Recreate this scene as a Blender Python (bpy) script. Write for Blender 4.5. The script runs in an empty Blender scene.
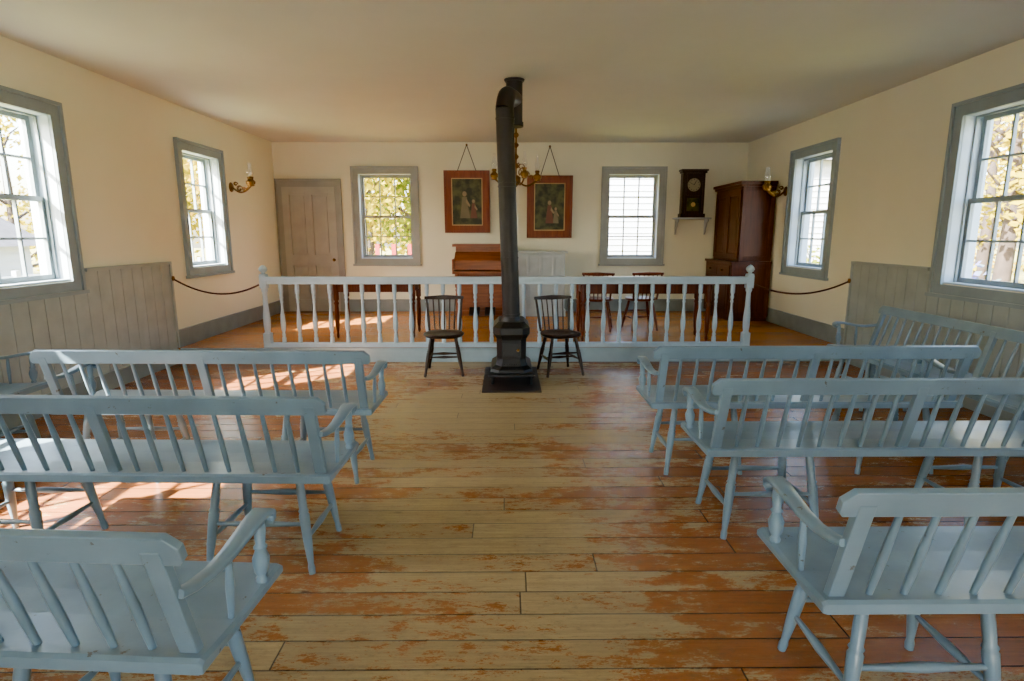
import bpy, math, random
from mathutils import Vector, Matrix
random.seed(7)
S = bpy.context.scene
COL = S.collection

# ------------------------------------------------------------------ dims
XL, XR = -3.67, 3.80
YB, YF = 9.40, -3.40
ZC = 2.82
PY, PZ = 6.30, 0.16
WT = 0.24
GZ = -0.42

# ------------------------------------------------------------------ node helpers
class N:
    def __init__(s, name):
        s.m = bpy.data.materials.new(name); s.m.use_nodes = True
        s.t = s.m.node_tree; s.t.nodes.clear()
        s.out = s.t.nodes.new('ShaderNodeOutputMaterial')
    def n(s, typ, ins=None, **kw):
        nd = s.t.nodes.new(typ)
        for k, v in kw.items(): setattr(nd, k, v)
        if ins:
            for k, v in ins.items():
                sk = nd.inputs[k]
                if isinstance(v, bpy.types.NodeSocket): s.t.links.new(v, sk)
                else: sk.default_value = v
        return nd
    def math(s, op, a, b=0.0, c=0.0, clamp=False):
        nd = s.n('ShaderNodeMath', {0: a, 1: b, 2: c}, operation=op); nd.use_clamp = clamp
        return nd.outputs[0]
    def mix(s, f, a, b, bt='MIX'):
        nd = s.n('ShaderNodeMix', data_type='RGBA', blend_type=bt)
        for sk, v in ((nd.inputs[0], f), (nd.inputs[6], a), (nd.inputs[7], b)):
            if isinstance(v, bpy.types.NodeSocket): s.t.links.new(v, sk)
            else: sk.default_value = (tuple(v) + (1,))[:4] if isinstance(v, (tuple, list)) else v
        return nd.outputs[2]
    def coords(s): return s.n('ShaderNodeTexCoord').outputs['Object']
    def mapping(s, vec, scale=(1, 1, 1), rot=(0, 0, 0), loc=(0, 0, 0)):
        return s.n('ShaderNodeMapping', {'Vector': vec, 'Scale': scale, 'Rotation': rot, 'Location': loc}).outputs[0]
    def noise(s, vec, scale, detail=3.0, rough=0.5):
        return s.n('ShaderNodeTexNoise', {'Vector': vec, 'Scale': scale, 'Detail': detail, 'Roughness': rough}).outputs['Fac']
    def ramp(s, f, a, b):
        return s.n('ShaderNodeMapRange', {'Value': f, 'From Min': a, 'From Max': b}).outputs[0]
    def bsdf(s, col, rough=0.5, metal=0.0, bump=None, bs=0.2, bd=0.01, spec=0.5):
        b = s.n('ShaderNodeBsdfPrincipled')
        for k, v in (('Base Color', col), ('Roughness', rough), ('Metallic', metal), ('Specular IOR Level', spec)):
            sk = b.inputs[k]
            if isinstance(v, bpy.types.NodeSocket): s.t.links.new(v, sk)
            else: sk.default_value = (tuple(v) + (1,))[:4] if isinstance(v, (tuple, list)) else v
        if bump is not None:
            bn = s.n('ShaderNodeBump', {'Height': bump, 'Strength': bs, 'Distance': bd})
            s.t.links.new(bn.outputs[0], b.inputs['Normal'])
        s.t.links.new(b.outputs[0], s.out.inputs[0])
        return s.m

def paint(name, col, rough=0.4, var=0.12, chip=None, chipamt=0.30, scale=6, bs=0.1, spec=.5):
    k = N(name); c = k.coords()
    f = k.ramp(k.noise(c, scale, 4), 0.3, 0.7)
    a = tuple(x * (1 - var) for x in col); b = tuple(min(1, x * (1 + var)) for x in col)
    cc = k.mix(f, a, b)
    if chip:
        g = k.noise(c, 23, 6, 0.65)
        mk = k.ramp(g, 0.5 + chipamt * 0.5, 0.52 + chipamt * 0.5)
        cc = k.mix(mk, cc, chip)
    return k.bsdf(cc, rough, bump=k.noise(c, 60, 3), bs=bs, bd=0.004, spec=spec)

def wood(name, a, b, rough=0.35, axis='X', scale=1.0, spec=.4):
    k = N(name); c = k.coords()
    sc = {'X': (1, 14, 14), 'Y': (14, 1, 14), 'Z': (14, 14, 1)}[axis]
    v = k.mapping(c, tuple(x * scale for x in sc))
    f = k.ramp(k.noise(v, 2.5, 6, 0.6), 0.3, 0.72)
    return k.bsdf(k.mix(f, a, b), rough, bump=f, bs=0.08, bd=0.003, spec=spec)

def floor_mat(name, platform=False):
    k = N(name); c = k.coords()
    sep = k.n('ShaderNodeSeparateXYZ', {0: c}); X, Y = sep.outputs[0], sep.outputs[1]
    W = 0.138
    ry = k.math('DIVIDE', Y, W); row = k.math('FLOOR', ry)
    wn = k.n('ShaderNodeTexWhiteNoise', {'W': row}, noise_dimensions='1D').outputs['Value']
    px = k.math('DIVIDE', k.math('ADD', X, k.math('MULTIPLY', wn, 7.0)), 3.4)
    pid = k.math('FLOOR', px)
    cmb = k.n('ShaderNodeCombineXYZ', {0: pid, 1: row}).outputs[0]
    tone = k.n('ShaderNodeTexWhiteNoise', {'Vector': cmb}, noise_dimensions='2D').outputs['Value']
    fy = k.math('ABSOLUTE', k.math('SUBTRACT', k.math('FRACT', ry), 0.5))
    fx = k.math('ABSOLUTE', k.math('SUBTRACT', k.math('FRACT', px), 0.5))
    gap = k.math('MAXIMUM', k.ramp(fy, 0.470, 0.490), k.ramp(fx, 0.4988, 0.4995))
    off = k.n('ShaderNodeCombineXYZ', {0: k.math('MULTIPLY', tone, 31.0), 1: 0.0, 2: k.math('MULTIPLY', tone, 17.0)}).outputs[0]
    cv = k.n('ShaderNodeVectorMath', {0: c, 1: off}, operation='ADD').outputs[0]
    grain = k.ramp(k.noise(k.mapping(cv, (1.4, 34, 1)), 2.2, 8, 0.7), 0.25, 0.75)
    big = k.noise(k.mapping(c, (0.6, 1.0, 1)), 1.5, 4, 0.6)
    mid = k.noise(k.mapping(cv, (2.2, 6, 1)), 3.0, 12, 0.82)
    fine = k.noise(k.mapping(c, (9, 22, 1)), 4.0, 8, 0.75)
    if not platform:
        ax = k.math('ABSOLUTE', k.math('SUBTRACT', X, -0.15))
        aisle = k.ramp(ax, 0.20, 1.9)
        m = k.math('ADD', k.math('MULTIPLY', big, 1.0), k.math('MULTIPLY', mid, 1.4))
        m = k.math('ADD', m, k.math('MULTIPLY', fine, 0.40))
        m = k.math('SUBTRACT', m, k.math('MULTIPLY', aisle, 0.36))
        m = k.math('ADD', m, k.math('MULTIPLY', tone, 0.18))
        worn = k.ramp(m, 1.34, 1.38)
        half = k.ramp(m, 1.20, 1.36)
        pale = k.mix(grain, (0.24, 0.17, 0.072), (0.52, 0.40, 0.195))
        org = k.mix(grain, (0.21, 0.062, 0.016), (0.43, 0.140, 0.036))
        org = k.mix(k.math('MULTIPLY', half, 0.5), org, (0.40, 0.21, 0.07))
        col = k.mix(worn, org, pale)
        rough = k.math('ADD', 0.24, k.math('MULTIPLY', worn, 0.12))
    else:
        worn = k.ramp(k.math('ADD', k.math('MULTIPLY', big, 0.6), k.math('MULTIPLY', mid, 0.6)), 0.62, 0.85)
        org = k.mix(grain, (0.36, 0.11, 0.015), (0.66, 0.24, 0.04))
        col = k.mix(worn, org, (0.62, 0.30, 0.08))
        rough = 0.26
    tn = k.ramp(tone, 0.0, 1.0)
    col = k.mix(k.math('MULTIPLY', k.math('SUBTRACT', 1.0, tn), 0.34), col, (0.13, 0.075, 0.03))
    vd = k.n('ShaderNodeTexVoronoi', {'Vector': k.mapping(cv, (1.0, 1.9, 1)), 'Scale': 1.5}).outputs['Distance']
    kn = k.ramp(vd, 0.055, 0.02)
    col = k.mix(k.math('MULTIPLY', kn, 0.9), col, (0.05, 0.025, 0.012))
    sc = k.ramp(k.noise(k.mapping(c, (3, 9, 1)), 3.0, 10, 0.78), 0.51, 0.68)
    col = k.mix(k.math('MULTIPLY', sc, 0.62), col, (0.12, 0.075, 0.034))
    gr = k.ramp(fine, 0.54, 0.65)
    col = k.mix(k.math('MULTIPLY', gr, 0.48), col, (0.10, 0.06, 0.03))
    col = k.mix(k.math('MULTIPLY', gap, 0.93), col, (0.018, 0.010, 0.006))
    h = k.math('SUBTRACT', k.math('ADD', k.math('MULTIPLY', grain, 0.3), k.math('MULTIPLY', tone, 0.15)), gap)
    return k.bsdf(col, rough, bump=h, bs=0.4, bd=0.006)

def wall_mat(name, a, b, rough=0.75):
    k = N(name); c = k.coords()
    f = k.ramp(k.noise(c, 0.8, 5, 0.6), 0.3, 0.7)
    return k.bsdf(k.mix(f, a, b), rough, bump=k.noise(c, 7, 5), bs=0.12, bd=0.01, spec=0.3)

def glass_mat(name, fac=0.06):
    k = N(name)
    tr = k.n('ShaderNodeBsdfTransparent'); gl = k.n('ShaderNodeBsdfGlossy', {'Roughness': 0.03})
    mx = k.n('ShaderNodeMixShader', {0: fac}); k.t.links.new(tr.outputs[0], mx.inputs[1]); k.t.links.new(gl.outputs[0], mx.inputs[2])
    k.t.links.new(mx.outputs[0], k.out.inputs[0]); return k.m

def leaf_mat(name, cols, tr=0.5, g=0.42):
    cols = [tuple(x * g for x in cc) for cc in cols]
    k = N(name); c = k.coords()
    n1 = k.ramp(k.noise(c, 0.6, 3), 0.35, 0.65); n2 = k.ramp(k.noise(c, 6, 2), 0.35, 0.65)
    col = k.mix(n2, k.mix(n1, cols[0], cols[1]), cols[2])
    d = k.n('ShaderNodeBsdfDiffuse', {0: col}); t = k.n('ShaderNodeBsdfTranslucent', {0: col})
    mx = k.n('ShaderNodeMixShader', {0: tr}); k.t.links.new(d.outputs[0], mx.inputs[1]); k.t.links.new(t.outputs[0], mx.inputs[2])
    k.t.links.new(mx.outputs[0], k.out.inputs[0]); return k.m

M = {}
M['blue'] = paint('bench_blue_paint', (0.150, 0.232, 0.300), 0.29, 0.14, (0.07, 0.075, 0.065), 0.33)
M['railblue'] = paint('rail_blue_paint', (0.36, 0.48, 0.57), 0.35, 0.08)
M['fascia'] = paint('platform_fascia_paint', (0.27, 0.37, 0.43), 0.4, 0.1)
M['trimside'] = paint('window_trim_blue_grey', (0.24, 0.30, 0.33), 0.4, 0.08)
M['trimback'] = paint('window_trim_grey', (0.28, 0.295, 0.275), 0.4, 0.08)
M['sash'] = paint('sash_paint', (0.50, 0.60, 0.68), 0.4, 0.06)
M['door'] = paint('door_paint', (0.36, 0.34, 0.30), 0.4, 0.08)
M['doortrim'] = paint('door_trim_paint', (0.25, 0.25, 0.225), 0.4, 0.08)
M['wains'] = paint('wainscot_paint', (0.32, 0.365, 0.355), 0.45, 0.10)
M['base'] = paint('baseboard_paint', (0.20, 0.23, 0.225), 0.4, 0.10)
M['greycab'] = paint('cabinet_paint', (0.40, 0.44, 0.46), 0.4, 0.08)
M['wall'] = wall_mat('plaster_wall', (0.785, 0.765, 0.585), (0.84, 0.815, 0.645))
M['ceil'] = wall_mat('plaster_ceiling', (0.615, 0.62, 0.55), (0.675, 0.68, 0.61))
M['floor'] = floor_mat('worn_floorboards')
M['plat'] = floor_mat('platform_floorboards', True)
M['iron'] = paint('black_iron', (0.012, 0.0115, 0.0115), 0.45, 0.3, spec=.3)
M['pipe'] = paint('stovepipe_iron', (0.016, 0.015, 0.016), 0.42, 0.3, spec=.3)
M['tray'] = paint('hearth_plate_metal', (0.03, 0.022, 0.02), 0.5, 0.3, spec=.3)
M['darkwood'] = wood('dark_chair_wood', (0.010, 0.005, 0.003), (0.028, 0.014, 0.008), 0.38, 'Z', spec=.3)
M['redwood'] = wood('mahogany_wood', (0.07, 0.013, 0.005), (0.15, 0.035, 0.012), 0.3, 'Z')
M['organ'] = wood('organ_wood', (0.14, 0.033, 0.008), (0.27, 0.075, 0.018), 0.35, 'X')
M['cup'] = wood('cupboard_wood', (0.045, 0.013, 0.006), (0.10, 0.030, 0.013), 0.42, 'Z', spec=.3)
M['frame'] = wood('picture_frame_wood', (0.09, 0.015, 0.004), (0.20, 0.045, 0.010), 0.4, 'Z', spec=.25)
M['clock'] = wood('clock_case_wood', (0.014, 0.007, 0.004), (0.045, 0.02, 0.010), 0.35, 'Z', spec=.3)
M['gold'] = paint('gilt_fillet', (0.45, 0.28, 0.09), 0.4)
k = N('aged_brass'); M['brass'] = k.bsdf(k.mix(k.noise(k.coords(), 12), (0.10, 0.05, 0.013), (0.27, 0.14, 0.035)), 0.36, 1.0)
M['dial'] = paint('clock_dial', (0.24, 0.21, 0.13), 0.4)
M['black'] = paint('ebony', (0.01, 0.01, 0.01), 0.3)
M['rope'] = paint('barrier_rope', (0.06, 0.022, 0.012), 0.8, 0.3)
M['glass'] = glass_mat('window_glass', 0.03)
M['chim'] = glass_mat('lamp_chimney_glass', 0.2)
M['skin'] = paint('print_flesh_tone', (0.24, 0.16, 0.085), 0.6)
M['dress'] = paint('print_dress_tone', (0.13, 0.11, 0.06), 0.6)
M['dress2'] = paint('print_red_tone', (0.11, 0.035, 0.02), 0.6)
k = N('print_landscape'); c = k.coords()
M['print'] = k.bsdf(k.mix(k.ramp(k.noise(c, 9, 5), 0.4, 0.62), (0.012, 0.018, 0.009), (0.075, 0.08, 0.03)), 0.45, spec=.3)
M['siding'] = paint('white_siding', (0.42, 0.46, 0.53), 0.6, 0.04)
M['roof'] = paint('shingle_roof', (0.08, 0.08, 0.09), 0.8, 0.2)
M['red'] = paint('red_paint_outdoor', (0.26, 0.012, 0.010), 0.5, 0.15)
M['bark'] = paint('bark', (0.04, 0.028, 0.022), 0.9, 0.3)
k = N('lawn'); c = k.coords()
M['lawn'] = k.bsdf(k.mix(k.ramp(k.noise(c, 3, 6), 0.35, 0.65), (0.12, 0.15, 0.03), (0.36, 0.29, 0.07)), 0.9)
k = N('bounce_gravel'); c = k.coords()
M['bounce_gravel'] = k.bsdf(k.mix(k.ramp(k.noise(c, 30, 6), 0.35, 0.65), (0.45, 0.42, 0.36), (0.62, 0.59, 0.52)), 0.9)  # pale ground, chosen bright to bounce sunlight into the room
M['leafY'] = leaf_mat('maple_leaves_yellow', ((0.98, 0.66, 0.010), (0.90, 0.74, 0.02), (0.62, 0.56, 0.02)))
M['leafO'] = leaf_mat('maple_leaves_orange', ((0.98, 0.48, 0.010), (0.90, 0.64, 0.02), (0.55, 0.46, 0.02)))
M['leafG'] = leaf_mat('leaves_green', ((0.32, 0.42, 0.03), (0.62, 0.58, 0.03), (0.18, 0.27, 0.03)))
M['flower'] = leaf_mat('aster_flowers', ((0.22, 0.20, 0.7), (0.14, 0.28, 0.06), (0.3, 0.25, 0.8)), 0.3, .55)

# ------------------------------------------------------------------ mesh builder
class MB:
    def __init__(s): s.v = []; s.f = []; s.mi = []; s.sm = []; s.mats = []; s.T = Matrix.Identity(4)
    def _m(s, mat):
        m = M[mat]
        if m not in s.mats: s.mats.append(m)
        return s.mats.index(m)
    def add(s, vs, fs, mat, smooth=False):
        o = len(s.v); mi = s._m(mat)
        s.v += [tuple(s.T @ Vector(p)) for p in vs]
        for f in fs:
            s.f.append([o + i for i in f]); s.mi.append(mi); s.sm.append(smooth)
    def box(s, x0, x1, y0, y1, z0, z1, mat):
        x0, x1 = min(x0, x1), max(x0, x1); y0, y1 = min(y0, y1), max(y0, y1); z0, z1 = min(z0, z1), max(z0, z1)
        vs = [(x0, y0, z0), (x1, y0, z0), (x1, y1, z0), (x0, y1, z0), (x0, y0, z1), (x1, y0, z1), (x1, y1, z1), (x0, y1, z1)]
        s.add(vs, [(0, 3, 2, 1), (4, 5, 6, 7), (0, 1, 5, 4), (1, 2, 6, 5), (2, 3, 7, 6), (3, 0, 4, 7)], mat)
    def beam(s, p0, p1, w, t, mat, side=(1, 0, 0)):
        p0 = Vector(p0); p1 = Vector(p1); a = (p1 - p0).normalized(); u = Vector(side); u = (u - a * u.dot(a)).normalized(); v = a.cross(u)
        vs = [tuple(p + u * (w / 2 * i) + v * (t / 2 * j)) for p in (p0, p1) for i, j in ((-1, -1), (1, -1), (1, 1), (-1, 1))]
        s.add(vs, [(0, 3, 2, 1), (4, 5, 6, 7), (0, 1, 5, 4), (1, 2, 6, 5), (2, 3, 7, 6), (3, 0, 4, 7)], mat)
    def lathe(s, p0, p1, prof, mat, seg=10):
        p0 = Vector(p0); p1 = Vector(p1); a = (p1 - p0); L = a.length; a.normalize()
        u = a.orthogonal().normalized(); v = a.cross(u)
        vs = []; fs = []
        for t, r in prof:
            q = p0 + a * (t * L)
            for i in range(seg):
                an = 2 * math.pi * i / seg
                vs.append(tuple(q + (u * math.cos(an) + v * math.sin(an)) * max(r, 1e-4)))
        n = len(prof)
        for j in range(n - 1):
            for i in range(seg):
                i2 = (i + 1) % seg
                fs.append((j * seg + i, j * seg + i2, (j + 1) * seg + i2, (j + 1) * seg + i))
        s.add(vs, fs, mat, True)
        s.add(vs[:seg], [tuple(range(seg))[::-1]], mat); s.add(vs[-seg:], [tuple(range(seg))], mat)
    def cyl(s, p0, p1, r, mat, seg=12): s.lathe(p0, p1, [(0, r), (1, r)], mat, seg)
    def tube(s, pts, r, mat, seg=8):
        pts = [Vector(p) for p in pts]; n = len(pts); rs = r if isinstance(r, (list, tuple)) else [r] * n
        vs = []; fs = []; pu = None
        for i, p in enumerate(pts):
            a = (pts[min(i + 1, n - 1)] - pts[max(i - 1, 0)]).normalized()
            u = a.orthogonal().normalized() if pu is None else (pu - a * pu.dot(a)).normalized()
            pu = u; v = a.cross(u)
            for kk in range(seg):
                an = 2 * math.pi * kk / seg
                vs.append(tuple(p + (u * math.cos(an) + v * math.sin(an)) * rs[i]))
        for j in range(n - 1):
            for i in range(seg):
                i2 = (i + 1) % seg
                fs.append((j * seg + i, j * seg + i2, (j + 1) * seg + i2, (j + 1) * seg + i))
        s.add(vs, fs, mat, True)
        s.add(vs[:seg], [tuple(range(seg))[::-1]], mat); s.add(vs[-seg:], [tuple(range(seg))], mat)
    def strap(s, pts, w, th, side, mat):
        pts = [Vector(p) for p in pts]; n = len(pts); sd = Vector(side).normalized(); vs = []; fs = []
        for i, p in enumerate(pts):
            a = (pts[min(i + 1, n - 1)] - pts[max(i - 1, 0)]).normalized(); nn = a.cross(sd).normalized()
            ww = w[i] if isinstance(w, (list, tuple)) else w
            for x, y in ((-1, -.5), (-.8, -1), (.8, -1), (1, -.5), (1, .5), (.8, 1), (-.8, 1), (-1, .5)):
                vs.append(tuple(p + sd * (x * ww / 2) + nn * (y * th / 2)))
        for j in range(n - 1):
            for i in range(8):
                i2 = (i + 1) % 8
                fs.append((j * 8 + i, j * 8 + i2, (j + 1) * 8 + i2, (j + 1) * 8 + i))
        s.add(vs, fs, mat, True); s.add(vs[:8], [tuple(range(8))[::-1]], mat); s.add(vs[-8:], [tuple(range(8))], mat)
    def prism(s, poly, off, mat):
        n = len(poly); o = Vector(off)
        vs = [tuple(p) for p in poly] + [tuple(Vector(p) + o) for p in poly]
        fs = [tuple(range(n))[::-1], tuple(range(n, 2 * n))] + [(i, (i + 1) % n, n + (i + 1) % n, n + i) for i in range(n)]
        s.add(vs, fs, mat)
    def obj(s, name, bevel=0.0, parent=None):
        me = bpy.data.meshes.new(name); me.from_pydata(s.v, [], s.f)
        for m in s.mats: me.materials.append(m)
        me.polygons.foreach_set('material_index', s.mi); me.polygons.foreach_set('use_smooth', s.sm)
        me.update()
        import bmesh
        bm = bmesh.new(); bm.from_mesh(me); bmesh.ops.recalc_face_normals(bm, faces=bm.faces); bm.to_mesh(me); bm.free()
        o = bpy.data.objects.new(name, me); COL.objects.link(o)
        if bevel:
            b = o.modifiers.new('soft_edges', 'BEVEL'); b.width = bevel; b.segments = 2; b.limit_method = 'ANGLE'; b.angle_limit = math.radians(65)
        if parent: o.parent = parent
        return o

# ------------------------------------------------------------------ windows spec
CA = 0.105
ZL = (0.915, 2.455)
ZR = (0.875, 2.485)
LW = [(1.22, 2.28), (3.93, 4.99), (6.64, 7.70)]
RW = [(1.22, 2.32), (3.99, 5.10), (6.80, 7.91)]
BW = [(-2.46, -1.40), (1.50, 2.53)]
def wall(name, lo, hi, ops, mapf):
    mb = MB()
    cur = lo
    def seg(a, b, z0, z1):
        p = mapf(a, 0, z0); q = mapf(b, -WT, z1)
        mb.box(p[0], q[0], p[1], q[1], z0, z1, 'wall')
    for (a, b, z0, z1) in sorted(ops):
        seg(cur, a, 0, ZC)
        if z0 > 0.0: seg(a, b, 0, z0)
        seg(a, b, z1, ZC); cur = b
    seg(cur, hi, 0, ZC)
    return mb.obj(name)
mapL = lambda u, n, z: (XL + n, u, z)
mapR = lambda u, n, z: (XR - n, u, z)
mapB = lambda u, n, z: (u, YB - n, z)
mapF = lambda u, n, z: (u, YF + n, z)
def op(ws, z): return [(a + CA, b - CA, z[0] + CA, z[1] - CA) for a, b in ws]
wall('wall_left', YF - WT, YB + WT, op(LW, ZL), mapL)
wall('wall_right', YF - WT, YB + WT, op(RW, ZR), mapR)
wall('wall_back', XL, XR, op(BW, ZL), mapB)
DW = 0.75  # half width of unseen open doorway, added to let in fill daylight
wall('wall_front', XL, XR, [(-DW, DW, 0.0, 2.25)], mapF)

mb = MB(); mb.box(XL - WT, XR + WT, YF - WT, YB + WT, -0.4, 0.0, 'floor'); mb.obj('floor')
mb = MB(); mb.box(XL, XR, PY, YB, 0.0, PZ, 'plat'); mb.obj('floor_platform')
mb = MB(); mb.box(XL + .05, XR - .05, PY - 0.02, PY, 0.0, PZ - 0.012, 'fascia'); mb.box(XL + .05, XR - .05, PY - 0.035, PY, PZ - 0.012, PZ + 0.0, 'fascia'); mb.obj('trim_platform_edge', 0.003)
mb = MB(); mb.box(XL - WT, XR + WT, YF - WT, YB + WT, ZC, ZC + 0.15, 'ceil'); mb.obj('ceiling')

widx = [0]
def window(u0, u1, z0, z1, mapf, trim):
    widx[0] += 1
    mb = MB()
    def bx(a, b, n0, n1, c, d, mat):
        p = mapf(a, n0, c); q = mapf(b, n1, d); mb.box(p[0], q[0], p[1], q[1], c, d, mat)
    cw = CA + 0.012; bb = .028; e = .001
    bx(u0 + bb, u0 + cw, 0, .024, z0 + .018, z1 - bb, trim); bx(u1 - cw, u1 - bb, 0, .024, z0 + .018, z1 - bb, trim)
    bx(u0 + cw, u1 - cw, 0, .024, z1 - cw, z1 - bb, trim)
    bx(u0 + cw, u1 - cw, 0, .024, z0 + .018, z0 + CA - .005, trim)
    bx(u0, u0 + bb, 0, .042, z0 + .018, z1 - bb, trim); bx(u1 - bb, u1, 0, .042, z0 + .018, z1 - bb, trim)
    bx(u0, u1, 0, .042, z1 - bb, z1, trim)
    bx(u0 - 0.02, u1 + 0.02, 0, 0.05, z0 - 0.012, z0 + 0.018, trim)
    a, b, c, d = u0 + CA, u1 - CA, z0 + CA, z1 - CA
    t = 0.014
    bx(a, a + t, -WT, -e, c + t, d - t, 'sash'); bx(b - t, b, -WT, -e, c + t, d - t, 'sash'); bx(a, b, -WT, -e, d - t, d, 'sash'); bx(a, b, -WT - .03, -e, c, c + t, 'sash')
    a += t; b -= t; c += t; d -= t
    n = -.105
    bx(a, a + .016, n, n + .02, c, d - .016, trim); bx(b - .016, b, n, n + .02, c, d - .016, trim); bx(a, b, n, n + .02, d - .016, d, trim)
    mid = (c + d) / 2
    def sash(n, zz0, zz1):
        fr = 0.042; th = 0.032
        bx(a, a + fr, n, n + th, zz0, zz1, trim); bx(b - fr, b, n, n + th, zz0, zz1, trim)
        bx(a + fr, b - fr, n, n + th, zz0, zz0 + fr, trim); bx(a + fr, b - fr, n, n + th, zz1 - fr, zz1, trim)
        ia, ib, ic, idd = a + fr, b - fr, zz0 + fr, zz1 - fr
        for i in (1, 2):
            m = ia + (ib - ia) * i / 3; bx(m - .009, m + .009, n + .004, n + th - .002, ic, idd, trim)
        m = (ic + idd) / 2; bx(ia, ib, n + .005, n + th - .003, m - .009, m + .009, trim)
        bx(ia, ib, n + .014, n + .017, ic, idd, 'glass')
    sash(-0.145, c, mid + 0.02); sash(-0.182, mid - 0.02, d)
    return mb.obj('window_%d' % widx[0])
for a, b in LW: window(a, b, ZL[0], ZL[1], mapL, 'trimside')
for a, b in RW: window(a, b, ZR[0], ZR[1], mapR, 'trimside')
for a, b in BW: window(a, b, ZL[0], ZL[1], mapB, 'trimback')

def door(name, x0, x1, z0, z1, y, sgn):
    mb = MB()
    def bx(a, b, n0, n1, c, d, mat): mb.box(a, b, y + sgn * n0, y + sgn * n1, c, d, mat)
    fr = 0.10; e = .002
    bx(x0, x0 + fr, e, .03, z0, z1 - fr, 'doortrim'); bx(x1 - fr, x1, e, .03, z0, z1 - fr, 'doortrim'); bx(x0, x1, e, .031, z1 - fr, z1, 'doortrim')
    bx(x0, x1, e, .05, z1, z1 + .025, 'doortrim')
    bx(x0, x0 + .025, .03, .045, z0, z1, 'doortrim'); bx(x1 - .025, x1, .03, .045, z0, z1, 'doortrim')
    a, b, d = x0 + fr, x1 - fr, z1 - fr
    bx(a, b, e, .004, z0, d, 'door')
    st = 0.11; xm = (a + b) / 2; zl = z0 + .75
    for (p, q) in ((a, a + st), (b - st, b), (xm - .05, xm + .05)): bx(p, q, .004, .034, z0 + .01, d, 'door')
    for (p, q) in ((z0 + .01, z0 + .2), (zl, zl + .17), (d - .12, d)):
        bx(a + st, xm - .05, .004, .034, p, q, 'door'); bx(xm + .05, b - st, .004, .034, p, q, 'door')
    for xx0, xx1 in ((a + st, xm - .05), (xm + .05, b - st)):
        for zz0, zz1 in ((z0 + .2, zl), (zl + .17, d - .12)):
            bx(xx0 + .03, xx1 - .03, .004, .014, zz0 + .03, zz1 - .03, 'door')
    kx = b - .055; kz = zl + .09
    mb.lathe((kx, y + sgn * .02, kz), (kx, y + sgn * .09, kz), [(0, .024), (.1, .024), (.15, .01), (.5, .01), (.6, .024), (.85, .026), (1, .012)], 'brass', 12)
    return mb.obj(name, 0.003)
door('door_1', -3.655, -2.62, PZ, 2.24, YB, -1)
mb = MB()
for s_ in (-1, 1): mb.box(s_ * DW, s_ * (DW + .1), YF, YF + .03, 0, 2.25, 'trimback')
mb.box(-DW - .1, DW + .1, YF, YF + .03, 2.25, 2.35, 'trimback')
mb.obj('trim_fill_opening', .003)  # casing around the added daylight opening behind the camera

def wainscot(name, xw, sg, ws, zz):
    mb = MB(); top = 1.085; ye = PY - .03
    cuts = sorted(ws); segs = []; cur = YF
    for a, b in cuts:
        if b > ye: continue
        segs.append((cur, a - .022, top)); segs.append((a - .022, b + .022, zz[0] - .014)); cur = b + .022
    segs.append((cur, ye, top))
    for (p, q, tp_) in segs:
        mb.box(xw, xw + sg * .016, p, q, 0, tp_, 'wains')
        n_ = max(1, round((q - p) / .15)); w_ = (q - p) / n_
        for i in range(n_): mb.box(xw, xw + sg * .026, p + i * w_ + .003, p + (i + 1) * w_ - .003, .14, tp_, 'wains')
        if tp_ == top: mb.box(xw, xw + sg * .05, p, q + (.015 if q == ye else 0), top, top + .03, 'wains')
    mb.box(xw, xw + sg * .04, YF, ye, 0, 0.16, 'base')
    mb.box(xw, xw + sg * .045, ye - .005, ye + .02, 0.17, top, 'wains')
    return mb.obj(name, 0.003)
wainscot('trim_wainscot_left', XL, 1, LW, ZL); wainscot('trim_wainscot_right', XR, -1, RW, ZR)
def baseb(name, *bx_):
    mb = MB()
    for b in bx_: mb.box(*b, 'base')
    mb.obj(name, 0.004)
BH = PZ + .20
baseb('baseboard_left', (XL, XL + .025, PY, YB, PZ, BH - .02), (XL, XL + .032, PY, YB, BH - .02, BH))
baseb('baseboard_right', (XR - .025, XR, PY, YB, PZ, BH - .02), (XR - .032, XR, PY, YB, BH - .02, BH))
baseb('baseboard_back', (-2.62, XR - .03, YB - .025, YB, PZ, BH - .02), (-2.62, XR - .03, YB - .032, YB, BH - .02, BH))

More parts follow.
